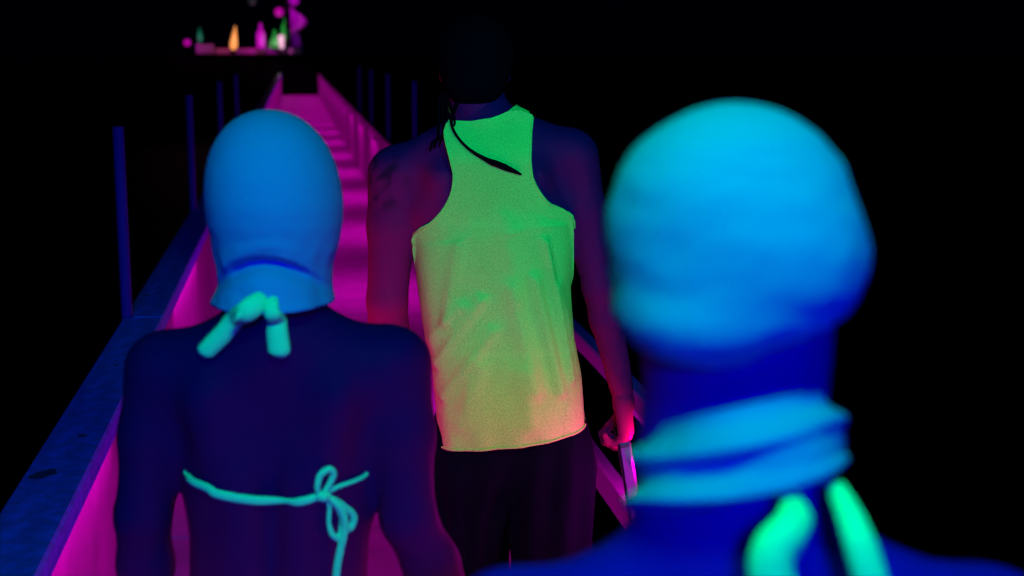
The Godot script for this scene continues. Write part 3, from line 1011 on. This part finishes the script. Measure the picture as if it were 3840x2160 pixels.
	gun(p)

# distance from a point to a line piece in the plane of the back
func seg(x: float, y: float, a: Vector2, b: Vector2) -> float:
	return Vector2(x, y).distance_to(Geometry2D.get_closest_point_to_segment(Vector2(x, y), a, b))

func folds(x: float, y: float) -> float:
	var d := 0.0
	for q in [
		[-0.015, 1.075, -0.115, 0.925, 0.010, 0.0080], [-0.055, 1.06, -0.140, 0.965, 0.011, 0.0075], [0.01, 1.01, -0.10, 0.855, 0.011, 0.0065],
		[0.118, 1.20, 0.180, 0.890, 0.0065, 0.0085], [0.095, 1.12, 0.155, 0.870, 0.011, 0.0070], [0.150, 1.10, 0.195, 0.900, 0.008, 0.0060],
		[0.045, 1.10, 0.100, 0.88, 0.018, 0.0060], [-0.02, 0.93, -0.06, 0.80, 0.02, 0.005], [0.07, 0.92, 0.09, 0.80, 0.022, 0.005],
		[-0.06, 1.19, -0.09, 1.03, 0.014, 0.0045], [0.03, 1.25, 0.06, 1.08, 0.018, 0.003]]:
		var s := seg(x, y, Vector2(q[0], q[1]), Vector2(q[2], q[3]))
		d += 2.1 * q[5] * exp(-s * s / (q[4] * q[4]))
	return d

func pick(tab: Array, y: float) -> float:      # tab of [y, value] pairs, y falling
	if y >= tab[0][0]:
		return tab[0][1]
	for i in tab.size() - 1:
		if y >= tab[i + 1][0]:
			return lerpf(tab[i + 1][1], tab[i][1], inverse_lerp(tab[i + 1][0], tab[i][0], y))
	return tab[-1][1]

func back_z(x: float, y: float) -> float:
	return 0.118 * pow(maxf(0.0, 1.0 - pow(absf((x - 0.01) / 0.20), 2.6)), 0.45) * lerpf(1.0, 0.55, smoothstep(1.36, 1.48, y))

func tank_top(p: Node3D, f: Field) -> void:
	var left := [[1.452, -0.0850], [1.4258, -0.0935], [1.405, -0.089], [1.3812, -0.0818], [1.3419, -0.0726], [1.3224, -0.0735], [1.3024, -0.0768], [1.2828, -0.0850], [1.2628, -0.0969], [1.2229, -0.1312], [1.1829, -0.1657], [1.1427, -0.1643], [1.0675, -0.1557], [0.9975, -0.1479], [0.9092, -0.1298], [0.82, -0.1212], [0.7359, -0.1199]]
	var right := [[1.4647, 0.0947], [1.4258, 0.0903], [1.37, 0.0882], [1.3363, 0.0922], [1.3150, 0.1010], [1.2968, 0.1120], [1.2628, 0.1404], [1.2286, 0.1859], [1.1714, 0.1863], [1.0849, 0.1794], [0.9682, 0.1879], [0.8796, 0.2040], [0.7781, 0.2127]]
	var soft := FastNoiseLite.new()
	soft.seed = 17
	soft.frequency = 5.0
	var half := 56
	var full := half * 2
	# closed part, hem to armpit; rows lean up to the right
	var rows := []
	var lower := 64
	for j in lower + 1:
		var t := float(j) / lower
		var row := PackedVector3Array()
		var yl := lerpf(0.7359, 1.1829, t)
		var yr := lerpf(0.7781, 1.2286, t)
		var xl := pick(left, yl)
		var xr := pick(right, yr)
		var cx := (xl + xr) * 0.5
		var hw := (xr - xl) * 0.5
		var dz := lerpf(0.135, 0.112, smoothstep(0.0, 0.8, t))
		for i in full:
			var a := PI - TAU * i / full      # i = 0 left side, half = right side, then round the front
			var ca := cos(a)
			var sa := sin(a)
			var x := cx + hw * signf(ca) * pow(absf(ca), 0.88)
			var z := 0.012 + dz * signf(sa) * pow(absf(sa), 0.80)
			var y := lerpf(yl, yr, (ca + 1.0) * 0.5)
			var loose := smoothstep(1.18, 0.95, y)
			var q := Vector3(x, y, z)
			var nrm := Vector3(ca, 0, sa * 1.2).normalized()
			var push := folds(x, y) * maxf(0.0, sa) + 0.004 * loose * soft.get_noise_3d(x * 2.0, y * 0.7, z * 2.0)
			if i <= half:
				push += 0.0025 * sin(x * 90.0 + y * 12.0) * smoothstep(0.9, 0.76, y)
			q += nrm * push
			row.append(f.clear(q, 0.007))
		rows.append(row)
	# back panel
	var up := 46
	var back := []
	for j in range(0, up + 1):
		var t := float(j) / up
		var row := PackedVector3Array()
		for i in half + 1:
			var a := PI - PI * i / half
			var s := -cos(PI * i / half)
			s = signf(s) * pow(absf(s), 0.88)
			var u := (s + 1.0) * 0.5
			var y0 := lerpf(1.1829, 1.2286, (cos(a) + 1.0) * 0.5)
			var y1 := pick([[1.0, 1.463], [0.85, 1.472], [0.70, 1.4705], [0.60, 1.462], [0.50, 1.4545], [0.30, 1.4495], [0.0, 1.4520]], u)
			var y := lerpf(y0, y1, t)
			var x := lerpf(pick(left, y), pick(right, y), u)
			var base: Vector3 = rows[lower][i]
			var zb := back_z(x, y)
			var q := Vector3(x, y, lerpf(base.z, zb, smoothstep(0.0, 0.25, t)))
			q.z += 0.8 * folds(x, y) * sin(PI * u)
			if j == 0:
				q = base
			else:
				q = f.clear(q, 0.007)
			row.append(q)
		back.append(row)
	# front panel
	var front := []
	for j in range(0, up + 1):
		var t := float(j) / up
		var row := PackedVector3Array()
		for i in half + 1:
			var idx := (full - i) % full
			var base: Vector3 = rows[lower][idx]
			var s := -cos(PI * i / half)
			s = signf(s) * pow(absf(s), 0.88)
			var u := (s + 1.0) * 0.5
			var y0 := base.y
			var y1 := 1.452 - 0.12 * pow(sin(PI * u), 0.7)
			var y := lerpf(y0, y1, t)
			var x := lerpf(pick(left, y), pick(right, y), u)
			var q := Vector3(x, y, lerpf(base.z, -0.11 * lerpf(1.0, 0.5, smoothstep(1.34, 1.46, y)), smoothstep(0.0, 0.3, t)))
			row.append(base if j == 0 else f.clear(q, 0.007))
		front.append(row)
	var tv := PackedVector3Array()
	var tx := PackedInt32Array()
	for r in rows:
		tv.append_array(r)
	for j in lower:
		for i in full:
			var a := j * full + i
			var b := j * full + (i + 1) % full
			tx.append_array([a, a + full, b, b, a + full, b + full])
	for side in 2:
		var panel: Array = back if side == 0 else front
		var at := tv.size()
		for j in range(1, up + 1):
			tv.append_array(panel[j])
		for j in up:
			for i in half:
				var q := []
				for k in [[j, i], [j, i + 1], [j + 1, i], [j + 1, i + 1]]:
					if k[0] == 0:
						q.append(lower * full + (k[1] if side == 0 else (full - k[1]) % full))
					else:
						q.append(at + (k[0] - 1) * (half + 1) + k[1])
				if side == 0:
					tx.append_array([q[0], q[2], q[1], q[1], q[2], q[3]])
				else:
					tx.append_array([q[0], q[1], q[2], q[1], q[3], q[2]])
	var shirt := obj("tank_top", smooth_mesh(tv, tx), M.tank, p)
	# straps over the shoulders
	for side in 2:
		var srows := []
		var ids := range(0, 10) if side == 0 else range(half - 22, half + 1)
		for k in 13:
			var t := k / 12.0
			var row := PackedVector3Array()
			for i in ids:
				var a: Vector3 = back[up][i]
				var b: Vector3 = front[up][i]
				var m := (a + b) * 0.5 + Vector3(0, 0.05, 0)
				var q := a.lerp(m, t).lerp(m.lerp(b, t), t)
				row.append(q if k == 0 or k == 12 else f.clear(f.settle(q, 0.008), 0.008))
			srows.append(row)
		obj("strap", sheet(srows, false), M.tank, shirt)
	# bindings round hem and armholes
	var hem := []
	for i in range(0, full, 2):
		hem.append(rows[0][i])
	hem.append(rows[0][0])
	obj("hem", tube(hem, [0.0032, 0.0032], 8, 2, 1.0, Vector3(0, 1, 0)), M.tank, shirt)
	for i in [0, half]:
		var e := []
		for j in range(0, up + 1, 3):
			e.append(back[j][i])
		obj("binding", tube(e, [0.0026, 0.0026], 8, 2), M.tank, shirt)

func woman_close() -> void:
	var base := Vector3(sin(-YAW), 0, -cos(YAW)) * 0.93 + Vector3(cos(YAW), 0, -sin(YAW)) * 0.155
	var p := thing("person", "person in a bunched-collar knitted hood turned sideways, thick mint halter ties behind", "person", base, YAW, "people in blue hoods")
	var f := woman_body(p, {"skin": M.brightened_skin, "neck": 0.064, "cx": 0.012, "nx": 0.002, "wx": 0.0, "trap": 0.050, "sl": Vector3(-0.163, 1.183, 0.0), "sr": Vector3(0.192, 1.186, 0.0), "el": Vector3(-0.20, 0.95, 0.02), "wl": Vector3(-0.19, 0.745, -0.08), "er": Vector3(0.215, 0.95, 0.03), "wr": Vector3(0.225, 0.73, -0.05)})
	shoes(p, [Vector3(-0.078, 0.09, -0.07), Vector3(0.102, 0.09, 0.07)])
	bikini(p, f, 0.012, 1.17, 0.0)
	# hood over a head turned to the wall side
	var hf := Field.new(Vector3(-0.16, 1.28, -0.17), Vector3(0.15, 1.60, 0.15), 0.0062)
	var yaw := 0.80
	var fw := Vector3(-sin(yaw), 0, -cos(yaw))
	var c := Vector3(-0.001, 1.480, -0.005)
	hf.blob(c + Vector3(-0.004, 0, 0), Vector3(0.0830, 0.0850, 0.0870), 0.02, -yaw)
	hf.blob(c + fw * -0.022 + Vector3(-0.004, -0.025, 0), Vector3(0.072, 0.064, 0.064), 0.03, -yaw)
	hf.blob(c + fw * 0.058 + Vector3(0, 0.004, 0), Vector3(0.056, 0.022, 0.028), 0.03, -yaw)
	hf.blob(Vector3(-0.024, 1.424, 0.004), Vector3(0.061, 0.034, 0.078), 0.022)
	hf.bone(Vector3(-0.040, 1.405, -0.02), Vector3(-0.03, 1.400, 0.03), 0.024, 0.022, 0.025)
	hf.bone(c + fw * 0.078 + Vector3(0, -0.02, 0), c + fw * 0.092 + Vector3(0, -0.044, 0), 0.009, 0.013, 0.016)
	# lower edge, rising from the jaw to the back of the head
	hf.trim([[-0.11, 1.398], [-0.02, 1.394], [0.0, 1.398], [0.010, 1.408], [0.045, 1.4200], [0.10, 1.442]])
	var wr := FastNoiseLite.new()
	wr.seed = 11
	wr.frequency = 16.0
	var v := PackedVector3Array()
	var ix := PackedInt32Array()
	hf.mesh(v, ix)
	for i in v.size():
		var q := v[i]
		var out := Vector3(q.x, 0, q.z).normalized()
		v[i] = q + out * 0.0036 * wr.get_noise_3d(q.x * 0.7, q.y * 1.6, q.z * 0.7)
	var hood := obj("hood", smooth_mesh(v, ix), M.hood, p)
	hood.set_meta("label", "blue knitted hood with a bunched collar")
	# bunched collar of two folds that part towards the front
	var crows := []
	for k in 33:
		var t := k / 32.0
		var row := PackedVector3Array()
		for i in 80:
			var a := TAU * i / 80
			var sx := cos(a)
			var open := smoothstep(0.8, -0.6, sx)
			var y := lerpf(1.357 + 0.012 * sx, 1.291 + 0.016 * sx, t)
			var r1 := exp(-pow((t - 0.30) / 0.13, 2.0))
			var r2 := exp(-pow((t - 0.78) / 0.14, 2.0))
			var r := 0.062 + 0.014 * r1 + 0.021 * r2 + (0.005 + (1.0 - open) * 0.011) * exp(-pow((t - 0.54) / 0.16, 2.0))
			r += 0.0022 * sin(a * 4.0 + t * 5.0) + 0.002 * wr.get_noise_3d(sx * 0.1, t * 0.1, sin(a) * 0.1)
			if t > 0.92:
				r -= 0.25 * (t - 0.92) * 0.3
			y += 0.024 * sin(a) - 0.006
			y += 0.004 * sin(a * 2.0 + 0.7) * r1 + 0.004 * sin(a * 3.0) * r2
			row.append(Vector3(0.0 + sx * r * 0.95, y, 0.002 + sin(a) * r * 1.06))
		crows.append(row)
	obj("collar", sheet(crows, true), M.hood, p)
	# thick neck ties
	var zt := func(x: float, y: float, g: float) -> Vector3: return f.settle(Vector3(x, y, 0.08), g)
	var a0 := [Vector3(0.026, 1.312, 0.066), Vector3(0.026, 1.305, 0.088), Vector3(0.019, 1.299, 0.100), Vector3(0.010, 1.290, 0.105), Vector3(0.008, 1.276, 0.107), Vector3(0.013, 1.256, 0.108), Vector3(0.020, 1.234, 0.108), zt.call(0.030, 1.19, 0.022), zt.call(0.036, 1.15, 0.016)]
	obj("neck_tie", tube(a0, [0.009, 0.0120, 0.0138, 0.0145, 0.0148, 0.0145, 0.0140, 0.0130], 16, 8, 0.8), M.mint, p)
	var a1 := [Vector3(0.058, 1.316, 0.060), Vector3(0.061, 1.307, 0.082), Vector3(0.064, 1.296, 0.096), Vector3(0.068, 1.282, 0.102), Vector3(0.074, 1.262, 0.105), Vector3(0.081, 1.244, 0.106), zt.call(0.094, 1.21, 0.024), zt.call(0.104, 1.18, 0.014)]
	obj("neck_tie", tube(a1, [0.006, 0.0085, 0.0102, 0.0110, 0.0112, 0.0110, 0.0105], 16, 8, 0.8), M.mint, p)
	var belt := []
	for k in 13:
		var a := lerpf(PI * 1.05, -PI * 0.05, k / 12.0)
		belt.append(f.settle(Vector3(0.012 + cos(a) * 0.13, 1.004 + 0.012 * absf(cos(a)), sin(a) * 0.11), 0.006))
	obj("back_string", tube(belt, [0.0055, 0.006, 0.0055], 10, 5, 0.7), M.mint, p)

# ---------------------------------------------------------------- lit terrace at the far end
func px(x: float, y: float, z: float) -> Vector3:
	return Vector3(x, y, z)

func terrace() -> void:
	var Z := -52.0
	var T := thing("terrace", "dark raised terrace at the end of the gangway with a lit ledge", "terrace", Vector3(-1.7, 0, Z))
	obj("front_wall", bev(Vector3(7.0, 3.0, 0.4), 0.02), M.dark, T, Vector3(0, -0.02, -0.4))
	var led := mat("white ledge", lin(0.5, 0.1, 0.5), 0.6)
	obj("ledge", bev(Vector3(3.1, 0.20, 0.12), 0.01), led, T, Vector3(0.42, 1.52, -0.09))
	obj("ledge", bev(Vector3(0.62, 0.34, 0.12), 0.01), led, T, Vector3(-1.50, 1.60, -0.07))
	var bx := thing("cabinet", "black cabinet closing the end of the gangway", "cabinet", Vector3(0.235, 0, -50.2))
	obj("carcass", bev(Vector3(1.16, 1.25, 0.5), 0.01), M.dark, bx, Vector3(0, 0.63, 0))
	obj("door", bev(Vector3(0.54, 1.15, 0.02), 0.005), M.dark, bx, Vector3(-0.28, 0.63, 0.262))
	obj("door", bev(Vector3(0.54, 1.15, 0.02), 0.005), M.dark, bx, Vector3(0.28, 0.63, 0.262))
	obj("top", bev(Vector3(1.2, 0.04, 0.54), 0.008), M.dark, bx, Vector3(0, 1.276, 0))
	var pst := obj("pole", tube([Vector3(-0.235, 0, -51.75), Vector3(-0.235, 4.0, -51.75)], [0.07, 0.06], 12, 2), M.dark, self)
	tag(pst, "tall black pole standing before the lit ledge", "pole")
	# lamps on the ledge
	var shapes := {
		"bottle": [Vector2(0.02, 0.0), Vector2(0.14, 0.01), Vector2(0.15, 0.06), Vector2(0.15, 0.5), Vector2(0.11, 0.62), Vector2(0.05, 0.70), Vector2(0.045, 0.86), Vector2(0.055, 0.87), Vector2(0.05, 0.90), Vector2(0.01, 0.90)],
		"flask": [Vector2(0.02, 0.0), Vector2(0.19, 0.01), Vector2(0.21, 0.06), Vector2(0.18, 0.22), Vector2(0.09, 0.42), Vector2(0.045, 0.52), Vector2(0.045, 0.64), Vector2(0.01, 0.65)],
		"ball": [Vector2(0.01, -0.16), Vector2(0.08, -0.14), Vector2(0.14, -0.08), Vector2(0.16, 0.0), Vector2(0.14, 0.08), Vector2(0.08, 0.14), Vector2(0.01, 0.16)],
		"candle": [Vector2(0.02, 0.0), Vector2(0.085, 0.01), Vector2(0.09, 0.03), Vector2(0.09, 0.40), Vector2(0.07, 0.42), Vector2(0.01, 0.43)],
		"flame": [Vector2(0.01, 0.0), Vector2(0.10, 0.08), Vector2(0.13, 0.22), Vector2(0.10, 0.42), Vector2(0.06, 0.62), Vector2(0.03, 0.78), Vector2(0.004, 0.9)]}
	var mg := glow("magenta lamp", lin(0.50, 0.0, 0.42), 1.0)
	var gn := glow("green lamp", lin(0.0, 0.22, 0.02), 1.0)
	var tl := glow("teal lamp", lin(0.0, 0.12, 0.07), 0.8)
	var wh := glow("pale lamp", lin(0.75, 0.35, 0.55), 1.2)
	var fl := glow("flame", lin(1.0, 0.32, 0.08), 1.3)
	var pk := glow("pink lamp", lin(0.4, 0.0, 0.28), 1.0)
	var items := [
		["bottle_lamp", "bottle", Vector3(-1.18, 1.62, -51.95), 1.0, mg, "glowing magenta bottle lamp standing on the lit ledge"],
		["flask_lamp", "flask", Vector3(-0.68, 1.64, -51.95), 1.0, gn, "glowing green flask lamp on the lit ledge"],
		["bottle_lamp", "bottle", Vector3(-0.30, 1.90, -52.02), 0.9, gn, "green bottle lamp behind the pale candle"],
		["bottle_lamp", "bottle", Vector3(-3.36, 1.85, -52.0), 0.55, tl, "small teal bottle lamp at the dark end of the ledge"],
		["candle_lamp", "candle", Vector3(-0.45, 1.62, -51.9), 1.15, wh, "pale pink candle lamp beside the black pole"],
		["globe_lamp", "ball", Vector3(-0.50, 2.93, -51.95), 1.0, pk, "pink globe lamp hanging above the candle"],
		["globe_lamp", "ball", Vector3(-3.82, 1.83, -51.95), 0.75, pk, "small dim pink globe at the dark end of the ledge"]]
	for q in items:
		var g := thing(q[0], q[5], "lamp", q[2])
		var o := obj("lamp_glass", lathe(shapes[q[1]]), q[4], g)
		o.scale = Vector3.ONE * q[3]
		var foot := lathe([Vector2(0.01, -0.012), Vector2(0.1, -0.012), Vector2(0.1, -0.002), Vector2(0.01, -0.002)])
		obj("foot" if q[1] != "ball" else "bracket", foot, M.dark, g, Vector3.ZERO if q[1] != "ball" else Vector3(0, -0.16 * q[3], 0))
		var l := OmniLight3D.new()
		l.name = "lamp_light"
		l.light_color = q[4].emission
		l.light_energy = 0.5
		l.light_size = 0.05
		l.omni_range = 60.0
		l.shadow_enabled = true
		g.add_child(l)
		l.position = Vector3(0, 0.1 if q[1] == "ball" else 0.3, 0.3)
	var tor := thing("torch", "burning torch with an orange flame before the ledge", "torch", Vector3(-2.18, 0, -51.7))
	obj("stake", tube([Vector3(0, 0, 0), Vector3(0, 1.45, 0)], [0.03, 0.04], 10, 2), M.dark, tor)
	obj("bowl", lathe([Vector2(0.02, 1.42), Vector2(0.09, 1.46), Vector2(0.12, 1.58), Vector2(0.10, 1.58), Vector2(0.02, 1.5)]), M.dark, tor)
	var fm := obj("flame", lathe(shapes["flame"]), fl, tor, Vector3(0, 1.55, 0))
	fm.rotation.z = -0.12
	var fl2 := OmniLight3D.new()
	fl2.name = "flame_light"
	fl2.light_color = lin(1.0, 0.35, 0.1)
	fl2.light_energy = 0.25
	fl2.light_size = 0.1
	fl2.omni_range = 60.0
	fl2.shadow_enabled = true
	tor.add_child(fl2)
	fl2.position = Vector3(0, 2.0, 0.25)
	# cloth pennant, its tail and a globe over it
	var pen := thing("pennant", "magenta lit pennant bulging beside the black pole", "pennant", Vector3(-0.09, 1.6, -51.9))
	var rows := []
	for j in 13:
		var t := j / 12.0
		var row := PackedVector3Array()
		var w := 0.10 + 0.50 * sin(PI * pow(t, 1.4)) * smoothstep(0.0, 0.3, t)
		for k in 9:
			var u := k / 8.0
			row.append(Vector3(u * w, 1.52 - 0.95 * t, 0.08 * sin(u * 7.0 + t * 4.0)))
		rows.append(row)
	obj("cloth", sheet(rows, false), mat("pennant cloth", lin(0.75, 0.12, 0.75), 0.9), pen)
	var tail := []
	for j in 7:
		var t := j / 6.0
		var row := PackedVector3Array()
		for k in 7:
			var u := k / 6.0
			row.append(Vector3(0.02 + u * (0.26 + 0.1 * t), 0.57 - 0.50 * t, 0.05 * sin(u * 9.0 + t * 2.0)))
		tail.append(row)
	obj("tail", sheet(tail, false), mat("pennant tail cloth", lin(0.45, 0.08, 0.75), 0.9), pen)
	obj("batten", tube([Vector3(-0.02, 1.53, 0), Vector3(0.14, 1.53, 0)], [0.02, 0.02], 8, 2), M.dark, pen)
	for q in [[Vector3(0.05, 3.36, -51.9), 1.15, lin(0.28, 0.0, 0.30), "purple globe lamp hanging above the pennant"], [Vector3(-1.45, 3.32, -52.0), 0.9, lin(0.012, 0.012, 0.016), "faint grey globe lamp hanging high over the ledge"]]:
		var gl := thing("globe_lamp", q[3], "lamp", q[0])
		var o := obj("lamp_glass", lathe(shapes["ball"]), glow("globe", q[2], 1.0), gl)
		o.scale = Vector3.ONE * q[1]
		var l := OmniLight3D.new()
		l.name = "lamp_light"
		l.light_color = q[2]
		l.light_energy = 1.0
		l.light_size = 0.1
		l.omni_range = 60.0
		l.shadow_enabled = true
		gl.add_child(l)
		l.position = Vector3(0.1, -0.3, 0.8)
		obj("cord", tube([Vector3(0, 0.15, 0), Vector3(0, 1.2, 0)], [0.01, 0.01], 8, 2), M.dark, gl)
	var beam := obj("beam", tube([Vector3(-5.0, 4.5, -51.95), Vector3(1.6, 4.5, -51.95)], [0.06, 0.06], 10, 2), M.dark, self)
	tag(beam, "black beam over the terrace from which the globes hang", "beam")
